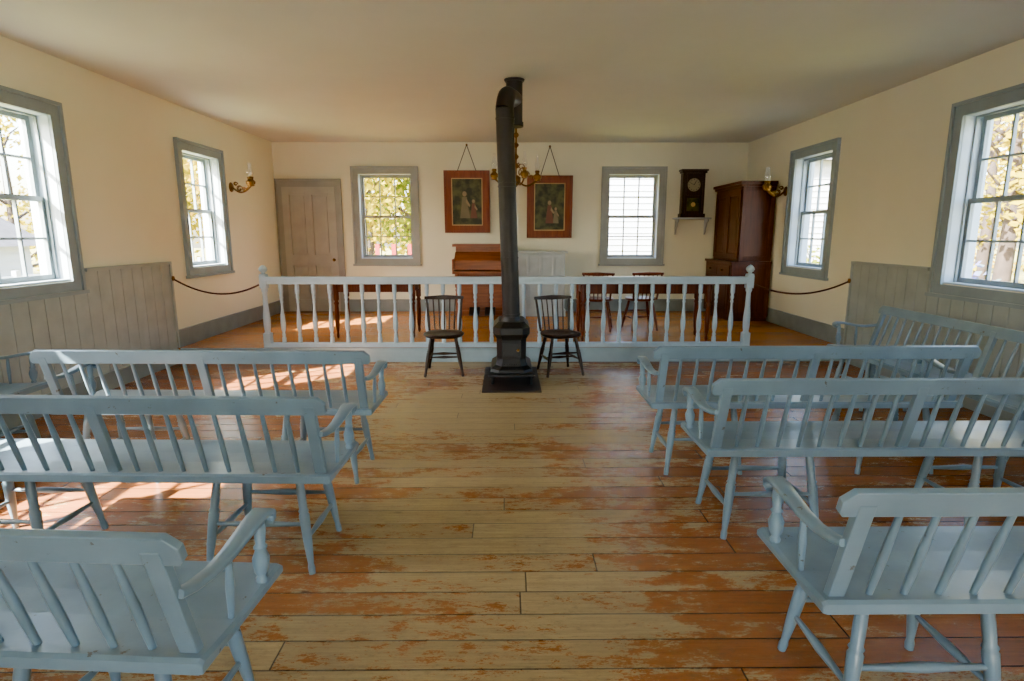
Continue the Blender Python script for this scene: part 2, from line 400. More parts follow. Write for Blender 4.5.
# ------------------------------------------------------------------ benches
LEGP = [(0, .013), (.06, .015), (.1, .012), (.3, .018), (.52, .021), (.60, .022), (.62, .017), (.64, .022), (.66, .017), (.8, .018), (.94, .016), (1, .015)]
ARMP = [(0, .013), (.08, .017), (.12, .012), (.2, .02), (.38, .024), (.52, .014), (.56, .02), (.60, .013), (.8, .017), (1, .012)]
def bench(x, y, L, ang=0.0, ns=8):
    mb = MB(); mt = 'blue'
    sd, sh, st = .41, .45, .036
    vs = []; fs = []
    prof = [(0.0, -.006), (.012, 0), (.06, -.004), (.16, -.010), (.26, -.008), (.36, -.001), (.398, 0), (sd, -.010)]
    for xx in (0.0, .012, L - .012, L):
        e = -.006 if xx in (0.0, L) else 0
        for (yy, dz) in prof: vs.append((xx, yy, sh + dz + e))
        for (yy, dz) in prof: vs.append((xx, yy, sh - st - (0 if e == 0 else -.004)))
    n = len(prof)
    for i in range(3):
        for j in range(n - 1):
            a = i * 2 * n + j; b = (i + 1) * 2 * n + j
            fs.append((a, b, b + 1, a + 1)); fs.append((a + n, a + n + 1, b + n + 1, b + n))
        fs.append((i * 2 * n, i * 2 * n + n, (i + 1) * 2 * n + n, (i + 1) * 2 * n))
        fs.append((i * 2 * n + n - 1, (i + 1) * 2 * n + n - 1, (i + 1) * 2 * n + 2 * n - 1, i * 2 * n + 2 * n - 1))
    for i in (0, 3):
        for j in range(n - 1):
            a = i * 2 * n + j; fs.append((a, a + 1, a + n + 1, a + n))
    mb.add(vs, fs, mt)
    b0 = Vector((0, .045, sh - .01)); b1 = Vector((0, -.055, .79)); bd = (b1 - b0).normalized(); bn = Vector((0, -bd.z, bd.y))
    H = (b1 - b0).length; ch = .075
    def bp(xx, h, off=0): v = b0 + bd * h + bn * off; return (xx, v.y, v.z)
    ext = .015
    poly = [bp(-ext + .01, H - ch, -.011), bp(-ext, H - ch + .012, -.011), bp(-ext, H - .028, -.011), bp(-ext + .03, H, -.011), bp(L + ext - .03, H, -.011), bp(L + ext, H - .028, -.011), bp(L + ext, H - ch + .012, -.011), bp(L + ext - .01, H - ch, -.011)]
    mb.prism(poly, bn * .022, mt)
    posts = [.05, L / 2, L - .05]
    for p in posts:
        mb.beam(bp(p, 0, .0), bp(p, H - ch * .5, .0), .044, .026, mt)
    for a, b in ((posts[0], posts[1]), (posts[1], posts[2])):
        for i in range(1, ns + 1):
            xx = a + (b - a) * i / (ns + 1)
            mb.lathe(bp(xx, 0), bp(xx, H - ch + .01), [(0, .0085), (.25, .0105), (.5, .0115), (.75, .0095), (1, .008)], mt, 8)
    for sx, px in ((-1, .03), (1, L - .03)):
        pts = [(px, -.012, .628), (px + sx * .004, .03, .617), (px + sx * .008, .10, .610), (px + sx * .012, .17, .616), (px + sx * .014, .245, .630), (px + sx * .015, .31, .641), (px + sx * .015, .345, .641), (px + sx * .015, .365, .630), (px + sx * .015, .366, .613), (px + sx * .015, .352, .605)]
        mb.strap(pts, [.03, .034, .038, .044, .05, .056, .058, .056, .052, .048], .020, (1, 0, 0), mt)
        mb.lathe((px + sx * .012, .318, sh - .01), (px + sx * .015, .325, .633), ARMP, mt, 10)
        mb.lathe((px + sx * .005, .17, sh - .01), (px + sx * .012, .17, .608), [(0, .008), (.5, .012), (1, .008)], mt, 8)
    for g0, g1 in ((.16, .50), (L - .50, L - .16)):
        def leg(tx, ty, bx_, by_):
            mb.lathe((bx_, by_, 0), (tx, ty, sh - st + .004), LEGP, mt, 10)
            return lambda z: tuple(Vector((bx_, by_, 0)).lerp(Vector((tx, ty, sh - st)), z / (sh - st)))
        A = leg(g0 + .0, .08, g0 - .05, .03); B = leg(g1, .08, g1 + .05, .03)
        C = leg(g0, .33, g0 - .05, .39); D = leg(g1, .33, g1 + .05, .39)
        sp = [(0, .008), (.2, .010), (.5, .015), (.8, .010), (1, .008)]
        mb.lathe(A(.15), C(.15), sp, mt, 8); mb.lathe(B(.15), D(.15), sp, mt, 8)
        mb.lathe(A(.21), B(.21), sp, mt, 8); mb.lathe(C(.21), D(.21), sp, mt, 8)
    o = mb.obj('spindle_back_bench', .003); o.location = (x, y, 0); o.rotation_euler = (0, 0, ang)
    return o
r = math.radians
LB = 1.80
def bench_rightend(xr, y, ang):
    x = xr - LB * math.cos(ang); yy = y - LB * math.sin(ang); return bench(x, yy, LB, ang)
bench_rightend(-0.69, 1.15, r(-3.5))
bench_rightend(-0.71, 2.17, r(-1.5))
bench_rightend(-0.75, 3.06, r(-1.0))
bench(0.83, 1.35, LB, r(0))
bench(0.90, 2.44, LB, r(0))
bench(0.83, 3.17, LB, r(0))
bench(3.24, 2.58, 2.4, r(90), 11)      # along right wall, faces -x
bench(-3.42, 3.70, LB, r(-90))          # along left wall, faces +x

# ------------------------------------------------------------------ railing
mb = MB(); ry = PY + .045; x0, x1 = -2.67, 2.68; zb = PZ
BAL = [(0, .023), (.10, .023), (.12, .016), (.15, .022), (.18, .014), (.24, .024), (.34, .028), (.46, .022), (.58, .0135), (.66, .012), (.69, .019), (.72, .012), (.76, .02), (.80, .015), (.84, .023), (1, .023)]
mb.box(x0, x1, ry - .045, ry + .045, .905, .945, 'railblue'); mb.box(x0, x1, ry - .03, ry + .03, .865, .905, 'railblue')
mb.box(x0, x1, ry - .035, ry + .035, zb, zb + .05, 'railblue')
nb = 30
for i in range(1, nb):
    xx = x0 + (x1 - x0) * i / nb
    mb.lathe((xx, ry, zb + .04), (xx, ry, .88), BAL, 'railblue', 10)
for xx in (x0, x1):
    mb.box(xx - .04, xx + .04, ry - .04, ry + .04, zb, zb + .16, 'railblue')
    mb.lathe((xx, ry, zb + .16), (xx, ry, .82), [(0, .036), (.04, .028), (.1, .034), (.2, .038), (.35, .038), (.6, .027), (.9, .024), (.94, .034), (1, .034)], 'railblue', 14)
    mb.box(xx - .038, xx + .038, ry - .038, ry + .038, .82, .96, 'railblue')
    mb.lathe((xx, ry, .96), (xx, ry, 1.075), [(0, .045), (.12, .045), (.16, .02), (.28, .018), (.36, .034), (.55, .046), (.75, .04), (.92, .02), (1, .004)], 'railblue', 14)
mb.obj('communion_rail', 0.004)
def rope(xa, xb, za, zb_, sag):
    mb = MB(); pts = []
    for i in range(21):
        t = i / 20; pts.append((xa + (xb - xa) * t, ry - .02 * (1 - t) - t * .09, za + (zb_ - za) * t - sag * 4 * t * (1 - t)))
    mb.tube(pts, .010, 'rope', 8)
    mb.lathe((xb, ry - .09, zb_ - .02), (xb, ry - .09, zb_ + .03), [(0, .012), (.5, .018), (1, .012)], 'brass', 8)
    mb.obj('barrier_rope')
rope(x0 - .05, XL + .065, .86, .93, .13); rope(x1 + .05, XR - .065, .86, .90, .12)

# ------------------------------------------------------------------ stove
mb = MB(); sx, syf = 0.04, 5.22
def octa(cx, cy, w, dd, z): 
    c_ = .25; hw, hd = w / 2, dd / 2
    return [(cx - hw, cy - hd * (1 - c_), z), (cx - hw * (1 - c_ * 1.6), cy - hd, z), (cx + hw * (1 - c_ * 1.6), cy - hd, z), (cx + hw, cy - hd * (1 - c_), z), (cx + hw, cy + hd * (1 - c_), z), (cx + hw * (1 - c_ * 1.6), cy + hd, z), (cx - hw * (1 - c_ * 1.6), cy + hd, z), (cx - hw, cy + hd * (1 - c_), z)]
def stack(levels, mat='iron', cx=sx, cy=5.50):
    vs = []; fs = []
    for (z, w, dd) in levels: vs += octa(cx, cy, w, dd, z)
    for j in range(len(levels) - 1):
        for i in range(8): fs.append((j * 8 + i, j * 8 + (i + 1) % 8, (j + 1) * 8 + (i + 1) % 8, (j + 1) * 8 + i))
    fs.append(tuple(range(8))[::-1]); fs.append(tuple(range(len(levels) * 8 - 8, len(levels) * 8)))
    mb.add(vs, fs, mat)
stack([(.11, .38, .62), (.13, .40, .64), (.16, .38, .62), (.19, .30, .54), (.22, .28, .52), (.25, .27, .50), (.44, .28, .52), (.47, .31, .55), (.49, .34, .58), (.55, .34, .58), (.57, .30, .52), (.60, .24, .46)])
mb.box(sx - .21, sx + .21, 5.12, 5.24, .115, .135, 'iron')
mb.box(sx - .09, sx + .09, 5.225, 5.245, .27, .43, 'iron'); mb.box(sx - .075, sx + .075, 5.215, 5.23, .285, .415, 'iron')
mb.lathe((sx + .06, 5.22, .35), (sx + .06, 5.18, .35), [(0, .008), (.6, .008), (.7, .016), (1, .01)], 'brass', 8)
for i in range(-3, 4): mb.box(sx + i * .022 - .006, sx + i * .022 + .006, 5.228, 5.25, .17, .21, 'iron')
for lx in (-.14, .14):
    for ly in (5.27, 5.73):
        s_ = 1 if lx > 0 else -1
        mb.tube([(sx + lx, ly, .14), (sx + lx + s_ * .035, ly, .10), (sx + lx + s_ * .04, ly, .05), (sx + lx + s_ * .04, ly, .012)], [.026, .022, .014, .018], 'iron')
py = 5.38
mb.lathe((sx, py, .58), (sx, py, .64), [(0, .105), (.5, .095), (1, .086)], 'iron', 20)
top = (sx - .06, py, 2.50)
base = Vector((sx, py, .62)); tp = Vector(top)
R = .082
mb.tube([base, tp], R, 'pipe', 20)
for t in (.02, .30, .33, .64, .66, .95): 
    q = base.lerp(tp, t); mb.lathe(q, q + Vector((0, 0, .012)), [(0, R + .004), (1, R + .004)], 'pipe', 20)
pts = [tp]
for i in range(1, 7):
    a = math.pi / 2 * i / 6
    pts.append(Vector((top[0] + .03 * i / 6, py + .13 * (1 - math.cos(a)), 2.50 + .13 * math.sin(a))))
pts.append(Vector((sx + .03, 5.70, 2.64)))
mb.tube(pts, R, 'pipe', 20)
cx_ = sx + .03
mb.cyl((cx_, 5.70, 2.42), (cx_, 5.70, ZC - .0), R - .004, 'pipe', 20)
mb.lathe((cx_, 5.70, 2.40), (cx_, 5.70, 2.44), [(0, R + .006), (1, R + .006)], 'pipe', 20)
mb.lathe((cx_, 5.70, ZC - .022), (cx_, 5.70, ZC - .001), [(0, R + .005), (.5, R + .012), (1, R + .015)], 'pipe', 24)
mb.obj('wood_stove_with_stovepipe', 0.003)
mb = MB(); mb.box(sx - .27, sx + .27, 5.00, 5.98, 0.0, .012, 'tray'); mb.obj('hearth_plate')

# ------------------------------------------------------------------ windsor chairs
def chair(x, y, z, ang, mt='darkwood', tall=.77, name='windsor_side_chair'):
    mb = MB(); sh = .42
    out = []
    for i in range(24):
        a = 2 * math.pi * i / 24; rx = .205 - .03 * max(0, math.sin(a)); ryy = .195
        cx2 = math.copysign(abs(math.cos(a)) ** .75, math.cos(a)); sy2 = math.copysign(abs(math.sin(a)) ** .8, math.sin(a))
        out.append((rx * cx2, ryy * sy2))
    vs = []; fs = []
    lev = [(sh - .035, .90), (sh - .018, 1.0), (sh - .004, 1.0), (sh, .95), (sh - .012, .6), (sh - .014, .2)]
    for zz, kx in lev: vs += [(a * kx, b * kx, zz) for a, b in out]
    for j in range(len(lev) - 1):
        for i in range(24): fs.append((j * 24 + i, j * 24 + (i + 1) % 24, (j + 1) * 24 + (i + 1) % 24, (j + 1) * 24 + i))
    fs.append(tuple(range(24))[::-1]); fs.append(tuple(range(len(lev) * 24 - 24, len(lev) * 24)))
    mb.add(vs, fs, mt, True)
    P = {}
    for nme, tx, ty, bx_, by_ in (('a', -.12, -.12, -.19, -.19), ('b', .12, -.12, .19, -.19), ('c', -.11, .12, -.17, .21), ('d', .11, .12, .17, .21)):
        b = Vector((bx_, by_, 0)); t = Vector((tx, ty, sh - .03)); mb.lathe(b, t, LEGP, mt, 10); P[nme] = (b, t)
    at = lambda n_, z_: P[n_][0].lerp(P[n_][1], z_ / (sh - .03))
    sp = [(0, .007), (.3, .011), (.5, .016), (.7, .011), (1, .007)]
    mb.lathe(at('a', .16), at('c', .16), sp, mt, 8); mb.lathe(at('b', .16), at('d', .16), sp, mt, 8)
    mb.lathe((at('a', .16) + at('c', .16)) / 2, (at('b', .16) + at('d', .16)) / 2, sp, mt, 8)
    mb.lathe(at('a', .23), at('b', .23), sp, mt, 8)
    ht = tall
    def cur(xn, zt):
        return (xn * (.155 + .03 * zt), .165 + .09 * zt + (.03 * (1 - xn * xn)), sh - .01 + (ht - sh) * zt)
    for xn in (-1, 1):
        mb.tube([cur(xn, t / 6) for t in range(7)], [.012, .014, .015, .014, .013, .012, .011], mt)
    for i in range(5):
        xn = -.64 + .32 * i
        mb.tube([cur(xn, t / 5) for t in range(6)], [.007, .008, .008, .007, .007, .006], mt)
    pts = [cur(-1.12 + 2.24 * i / 10, .94) for i in range(11)]
    vs = []; fs = []
    for i, p in enumerate(pts):
        hh = .024 - .010 * abs(i - 5) / 5
        for dy, dz in ((-.011, -hh), (.009, -hh), (.013, hh), (-.007, hh)): vs.append((p[0], p[1] + dy, p[2] + dz + .01))
    for j in range(10):
        for i in range(4): fs.append((j * 4 + i, j * 4 + (i + 1) % 4, (j + 1) * 4 + (i + 1) % 4, (j + 1) * 4 + i))
    fs += [(0, 1, 2, 3), (43, 42, 41, 40)]
    mb.add(vs, fs, mt)
    o = mb.obj(name); o.location = (x, y, z); o.rotation_euler = (0, 0, ang); return o
chair(-.645, 5.78, 0, r(4)); chair(.54, 5.78, 0, r(14))
chair(1.20, 7.55, PZ, r(170), 'redwood'); chair(1.78, 7.6, PZ, r(185), 'redwood'); 

# ------------------------------------------------------------------ tables behind rail
TL = [(0, .013), (.05, .022), (.1, .014), (.16, .024), (.4, .031), (.6, .024), (.64, .033), (.67, .02), (.70, .034), (.73, .034), (1, .034)]
def table(x0, x1, y0, y1, h=.70):
    mb = MB(); z = PZ
    mb.box(x0, x1, y0, y1, z + h - .03, z + h, 'redwood')
    a, b, c, d = x0 + .09, x1 - .09, y0 + .07, y1 - .07
    mb.box(a, b, c - .01, c + .012, z + h - .14, z + h - .03, 'redwood'); mb.box(a, b, d - .012, d + .01, z + h - .14, z + h - .03, 'redwood')
    mb.box(a - .01, a + .012, c, d, z + h - .14, z + h - .03, 'redwood'); mb.box(b - .012, b + .01, c, d, z + h - .14, z + h - .03, 'redwood')
    for xx in (a, b):
        for yy in (c, d):
            mb.lathe((xx, yy, z), (xx, yy, z + h - .03), TL, 'redwood', 12)
    mb.obj('turned_leg_table', .004)
table(-2.15, -1.05, 6.85, 7.45); table(.80, 2.45, 6.62, 7.18)

# ------------------------------------------------------------------ reed organ
mb = MB(); z = PZ
x0, x1 = -.78, .02; y1 = 9.25; y0 = 8.85
mb.box(x0, x1, y0, y1, z, z + .66, 'organ')
mb.box(x0 - .03, x1 + .03, y0 - .02, y1, z, z + .08, 'organ')
mb.box(x0 - .04, x1 + .04, y0 - .24, y1, z + .66, z + .70, 'organ')
mb.box(x0 - .04, x0 - .01, y0 - .24, y1, z + .70, z + .88, 'organ'); mb.box(x1 + .01, x1 + .04, y0 - .24, y1, z + .70, z + .88, 'organ')
mb.box(x0, x1, y0 - .0, y1, z + .70, z + 1.06, 'organ'); mb.box(x0 - .05, x1 + .05, y0 - .05, y1, z + 1.06, z + 1.10, 'organ')
mb.prism([(x0 - .01, y0 - .2, z + .84), (x1 + .01, y0 - .2, z + .84), (x1 + .01, y0, z + .96), (x0 - .01, y0, z + .96)], (0, 0, .02), 'organ')
mb.prism([(x0 - .01, y0 - .2, z + .72), (x1 + .01, y0 - .2, z + .72), (x1 + .01, y0 - .2, z + .845), (x0 - .01, y0 - .2, z + .845)], (0, .02, 0), 'organ')
for xx in (x0 + .03, x1 - .03):
    mb.lathe((xx, y0 - .19, z), (xx, y0 - .19, z + .66), TL, 'organ', 12)
for i in range(3):
    a_ = x0 + .05 + i * .24; mb.box(a_, a_ + .2, y0 - .012, y0, z + .14, z + .58, 'organ')
    mb.box(a_, a_ + .2, y0 - .012, y0, z + .98, z + 1.03, 'organ')
for xx in (-.50, -.26): mb.prism([(xx - .08, y0 - .02, z + .12), (xx + .08, y0 - .02, z + .12), (xx + .08, y0 - .2, z + .03), (xx - .08, y0 - .2, z + .03)], (0, 0, .02), 'black')
mb.obj('reed_organ', .004)
mb = MB(); x0, x1, y0, y1 = .10, .88, 8.80, 9.25; z = PZ; h = .99
mb.box(x0, x1, y0, y1, z, z + h - .03, 'greycab'); mb.box(x0 - .04, x1 + .04, y0 - .04, y1, z + h - .03, z + h, 'greycab')
mb.box(x0 - .02, x1 + .02, y0 - .02, y1, z, z + .1, 'greycab')
for i in range(4):
    a_ = x0 + (x1 - x0) * i / 4; mb.box(a_ + .0, a_ + .045, y0 - .018, y0, z + .1, z + h - .03, 'greycab')
mb.box(x1 - .045, x1, y0 - .018, y0, z + .1, z + h - .03, 'greycab')
for q in (z + .1, z + .5, z + h - .1): mb.box(x0, x1, y0 - .015, y0, q, q + .06, 'greycab')
mb.obj('paneled_pulpit_cabinet', .004)

# ------------------------------------------------------------------ cupboard (faces -x, against right wall)
mb = MB(); z = PZ; ya, yb = 8.22, 9.28; xb_ = XR - .035
xf = 3.30; xf2 = 3.20
mb.box(xf2, xb_, ya, yb, z + .06, z + .83, 'cup'); mb.box(xf2 + .03, xb_, ya + .03, yb - .03, z, z + .06, 'cup')
mb.box(xf2 - .025, xb_, ya - .025, yb, z + .83, z + .865, 'cup')
mb.box(xf, xb_, ya + .03, yb - .02, z + .865, z + 1.90, 'cup')
mb.box(xf - .03, xb_, ya, yb, z + 1.90, z + 1.935, 'cup'); mb.box(xf - .055, xb_, ya - .025, yb + .01, z + 1.935, z + 1.975, 'cup')
ym = (ya + yb) / 2
def pdoor(xx, a, b, c, d):
    w = .07
    mb.box(xx - .018, xx, a, a + w, c, d, 'cup'); mb.box(xx - .018, xx, b - w, b, c, d, 'cup'); mb.box(xx - .018, xx, a + w, b - w, c, c + w, 'cup'); mb.box(xx - .018, xx, a + w, b - w, d - w, d, 'cup')
    mb.box(xx - .010, xx, a + w + .03, b - w - .03, c + w + .03, d - w - .03, 'cup')
for a, b in ((ya + .05, ym - .005), (ym + .005, yb - .05)):
    pdoor(xf, a, b, z + .90, z + 1.86); pdoor(xf2, a, b, z + .10, z + .62)
    mb.box(xf2 - .015, xf2, a, b, z + .65, z + .80, 'cup')
    mb.lathe((xf2 - .015, (a + b) / 2, z + .725), (xf2 - .05, (a + b) / 2, z + .725), [(0, .01), (.4, .01), (.6, .018), (1, .012)], 'brass', 8)
w = .06
for (xx0, c, d, yy) in ((xf, z + .87, z + 1.90, ya + .03), (xf2, z + .08, z + .83, ya)):
    mb.box(xx0, xx0 + w, yy - .01, yy, c, d, 'cup'); mb.box(xb_ - w, xb_, yy - .01, yy, c, d, 'cup'); mb.box(xx0 + w, xb_ - w, yy - .01, yy, c, c + w, 'cup'); mb.box(xx0 + w, xb_ - w, yy - .01, yy, d - w, d, 'cup')
mb.obj('cupboard', .004)

# ------------------------------------------------------------------ pictures
def picture(name, x0, x1, z0, z1, peak, fig):
    mb = MB(); y = YB; tilt = .05; w = .115; h = z1 - z0
    xm = (x0 + x1) / 2
    mb.T = Matrix.Translation((xm, y - .012, z0)) @ Matrix.Rotation(math.atan2(tilt, h), 4, 'X')
    hw = (x1 - x0) / 2
    mb.box(-hw, hw, -.012, 0, 0, h, 'frame')
    for a, b, c, d in ((-hw, -hw + w, 0, h), (hw - w, hw, 0, h), (-hw + w, hw - w, 0, w), (-hw + w, hw - w, h - w, h)):
        mb.box(a, b, -.034, -.012, c, d, 'frame')
    e = .02
    for a, b, c, d in ((-hw, -hw + e, 0, h), (hw - e, hw, 0, h), (-hw + e, hw - e, 0, e), (-hw + e, hw - e, h - e, h)):
        mb.box(a, b, -.044, -.034, c, d, 'frame')
    e = .014; q = w
    for a, b, c, d in ((-hw + q, -hw + q + e, q, h - q), (hw - q - e, hw - q, q, h - q), (-hw + q + e, hw - q - e, q, q + e), (-hw + q + e, hw - q - e, h - q - e, h - q)):
        mb.box(a, b, -.03, -.012, c, d, 'gold')
    mb.box(-hw + q + e, hw - q - e, -.016, -.012, q + e, h - q - e, 'print')
    def flat(pts, mat, dd=-.018): mb.prism([(a, dd + .002, b) for a, b in pts], (0, -.001, 0), mat)
    def disc(cx, cz, rr, mat, dd=-.019): flat([(cx + rr * math.cos(t * math.pi / 6), cz + rr * 1.2 * math.sin(t * math.pi / 6)) for t in range(12)], mat, dd)
    for (cx, m_, s_) in fig:
        b = q + e + .1
        flat([(cx - .075 * s_, b), (cx + .085 * s_, b), (cx + .05 * s_, b + .2 * s_), (cx + .035 * s_, b + .33 * s_), (cx - .035 * s_, b + .33 * s_), (cx - .05 * s_, b + .2 * s_)], m_)
        flat([(cx + .03 * s_, b + .3 * s_), (cx + .09 * s_, b + .2 * s_), (cx + .075 * s_, b + .17 * s_), (cx + .02 * s_, b + .24 * s_)], 'skin', -.0195)
        disc(cx, b + .375 * s_, .034 * s_, 'skin'); 
    mb.T = Matrix.Identity(4)
    for sx_ in (-1, 1):
        mb.tube([(xm + sx_ * .15, y - .035 - tilt * .7, z1 - .02), (xm, y - .012, peak)], .006, 'darkwood', 6)
    mb.lathe((xm, y, peak), (xm, y - .03, peak), [(0, .018), (.5, .018), (1, .008)], 'brass', 8)
    mb.obj(name)
picture('framed_picture', -.99, -.27, 1.43, 2.39, 2.78, [(-.04, 'dress', 1.0), (.10, 'dress2', .7)])
picture('framed_picture', .315, 1.035, 1.35, 2.315, 2.76, [(.0, 'dress2', .85), (.1, 'dress', .6)])

# ------------------------------------------------------------------ clock on shelf
mb = MB(); z = 1.666; xa, xb2 = 2.735, 3.125; xm = (xa + xb2) / 2; yb2 = YB - .005; yf = YB - .15
mb.box(xa, xb2, yf, yb2, z, z + .06, 'clock'); mb.box(xa + .02, xb2 - .02, yf + .02, yb2, z + .06, z + .68, 'clock')
mb.box(xa, xb2, yf, yb2, z + .68, z + .71, 'clock'); mb.box(xa - .015, xb2 + .015, yf - .02, yb2, z + .71, z + .735, 'clock')
for xx in (xa + .045, xb2 - .045): mb.lathe((xx, yf + .015, z + .06), (xx, yf + .015, z + .68), [(0, .02), (.06, .02), (.08, .013), (.5, .017), (.92, .013), (.94, .02), (1, .02)], 'clock', 10)
mb.box(xa + .085, xb2 - .085, yf + .012, yf + .02, z + .34, z + .66, 'clock')
mb.lathe((xm, yf + .012, z + .50), (xm, yf + .008, z + .50), [(0, .10), (1, .10)], 'dial', 24)
for h_ in range(12):
    a = h_ * math.pi / 6; ca, sa = math.cos(a), math.sin(a)
    mb.beam((xm + .072 * ca, yf + .0065, z + .5 + .072 * sa), (xm + .092 * ca, yf + .0065, z + .5 + .092 * sa), .008, .002, 'black', (-sa, 0, ca))
mb.beam((xm, yf + .005, z + .50), (xm + .03, yf + .005, z + .56), .009, .002, 'black'); mb.beam((xm, yf + .005, z + .50), (xm - .06, yf + .005, z + .53), .006, .002, 'black', (0, 0, 1))
mb.box(xa + .1, xb2 - .1, yf + .010, yf + .02, z + .10, z + .30, 'print'); mb.lathe((xm, yf + .01, z + .20), (xm, yf + .004, z + .20), [(0, .035), (1, .035)], 'gold', 16)
mb.obj('shelf_clock', .003)
mb = MB(); mb.box(xa - .08, xb2 + .09, YB - .2, YB, 1.64, 1.665, 'greycab')
for xx in (xa - .04, xb2 + .04):
    prof = [(0, 0), (-.17, 0), (-.17, -.03), (-.11, -.06), (-.09, -.11), (-.05, -.15), (-.045, -.20), (-.015, -.24), (0, -.24)]
    mb.prism([(xx, YB + a, 1.64 + b) for a, b in prof], (.022, 0, 0), 'greycab')
mb.obj('clock_shelf', .003)

# ------------------------------------------------------------------ oil lamps
def lamp(mb, x, y, z, s=1.0):
    mb.lathe((x, y, z), (x, y, z + .11 * s), [(0, .02 * s), (.1, .045 * s), (.2, .03 * s), (.3, .05 * s), (.6, .056 * s), (.85, .03 * s), (1, .022 * s)], 'brass', 14)
    mb.lathe((x, y, z + .11 * s), (x, y, z + .14 * s), [(0, .028 * s), (.5, .033 * s), (1, .028 * s)], 'brass', 14)
    vs = [(0, .024), (.12, .030), (.25, .042), (.4, .036), (.6, .022), (1, .019)]
    p = [(a, b_ * s) for a, b_ in vs]
    mb.lathe((x, y, z + .14 * s), (x, y, z + .34 * s), p, 'chim', 14)
    mb.f = mb.f[:-2]; mb.mi = mb.mi[:-2]; mb.sm = mb.sm[:-2]
def sconce(name, xw, sg, y, z):
    mb = MB()
    mb.lathe((xw, y, z), (xw + sg * .02, y, z), [(0, .065), (.5, .06), (1, .03)], 'brass', 16)
    for dy, ex, dz in ((-.10, .28, 0), (.10, .22, .02)):
        pts = []
        for i in range(13):
            t = i / 12; pts.append((xw + sg * (.015 + ex * t), y + dy * t, z + dz * t - .08 * math.sin(math.pi * t) + .02 * t))
        mb.tube(pts, .011, 'brass', 8)
        for ky, kz, kr in ((.45, -.02, .045), (.25, .04, .03), (.7, -.03, .03)):
            cxx = xw + sg * ex * ky; sc = [(cxx + sg * kr * (1 - t / 14) * math.cos(t * .6), y + dy * ky, z + kz + kr * (1 - t / 14) * math.sin(t * .6)) for t in range(12)]
            mb.tube(sc, .007, 'brass', 6)
        lamp(mb, xw + sg * (.015 + ex), y + dy, z + dz + .0, .9)
    mb.obj(name)
sconce('oil_lamp_sconce', XL, 1, 7.92, 2.02); sconce('oil_lamp_sconce', XR, -1, 8.035, 1.98)
mb = MB(); cx0, cy0 = .115, 7.5
mb.lathe((cx0, cy0, ZC), (cx0, cy0, ZC - .04), [(0, .07), (.5, .06), (1, .02)], 'brass', 18)
mb.cyl((cx0, cy0, ZC - .03), (cx0, cy0, 2.1), .012, 'brass', 10)
for zz in (2.62, 2.50, 2.36, 2.25): mb.lathe((cx0, cy0, zz - .035), (cx0, cy0, zz + .035), [(0, .01), (.3, .03), (.5, .038), (.7, .03), (1, .01)], 'brass', 12)
mb.lathe((cx0, cy0, 2.14), (cx0, cy0, 1.99), [(0, .02), (.2, .06), (.5, .065), (.8, .03), (1, .006)], 'brass', 14)
for i in range(4):
    a = math.radians(20 + 90 * i); dx, dy = math.cos(a), math.sin(a); pts = []
    for j in range(13):
        t = j / 12; pts.append((cx0 + dx * .29 * t, cy0 + dy * .29 * t, 2.09 - .08 * math.sin(math.pi * t) - .0 * t))
    mb.tube(pts, .011, 'brass', 8)
    for kk, kz, kr in ((.13, 2.15, .055), (.07, 2.24, .045), (.2, 2.12, .03)):
        sc = [(cx0 + dx * (kk + kr * (1 - t / 14) * math.cos(t * .6)), cy0 + dy * (kk + kr * (1 - t / 14) * math.cos(t * .6)), kz + kr * (1 - t / 14) * math.sin(t * .6)) for t in range(12)]
        mb.tube(sc, .007, 'brass', 6)
    lamp(mb, cx0 + dx * .29, cy0 + dy * .29, 2.07, .95)
mb.obj('oil_lamp_chandelier')

# ------------------------------------------------------------------ outdoors
mb = MB(); mb.box(-70, 70, -3, 80, GZ - .2, GZ, 'lawn'); mb.obj('ground_lawn')
mb = MB(); mb.box(-70, 70, -50, -3, GZ - .2, GZ, 'bounce_gravel'); mb.obj('ground_bounce_yard')  # unseen bright yard, added to reflect sun through the front opening
def house(name, x0, x1, y0, y1, h, ridge='Y'):
    mb = MB(); z = GZ
    mb.box(x0, x1, y0, y1, z, h, 'siding')
    zz = z + .1
    while zz < h - .1:
        mb.prism([(x0 - .02, y0 - .02, zz), (x1 + .02, y0 - .02, zz), (x1 + .02, y1 + .02, zz), (x0 - .02, y1 + .02, zz)], (0, 0, .02), 'siding'); zz += .16
    if ridge == 'Y':
        xm = (x0 + x1) / 2; mb.prism([(x0 - .3, y0 - .3, h - .05), (x1 + .3, y0 - .3, h - .05), (xm, y0 - .3, h + 1.6)], (0, y1 - y0 + .6, 0), 'roof')
    else:
        ym = (y0 + y1) / 2; mb.prism([(x0 - .3, y0 - .3, h - .05), (x0 - .3, y1 + .3, h - .05), (x0 - .3, ym, h + 1.6)], (x1 - x0 + .6, 0, 0), 'roof')
    mb.obj(name)
house('white_house', -16, -11, 5.5, 13.5, 1.2)
house('white_cottage', 2.6, 9.0, 16.0, 21, 3.4, 'X')
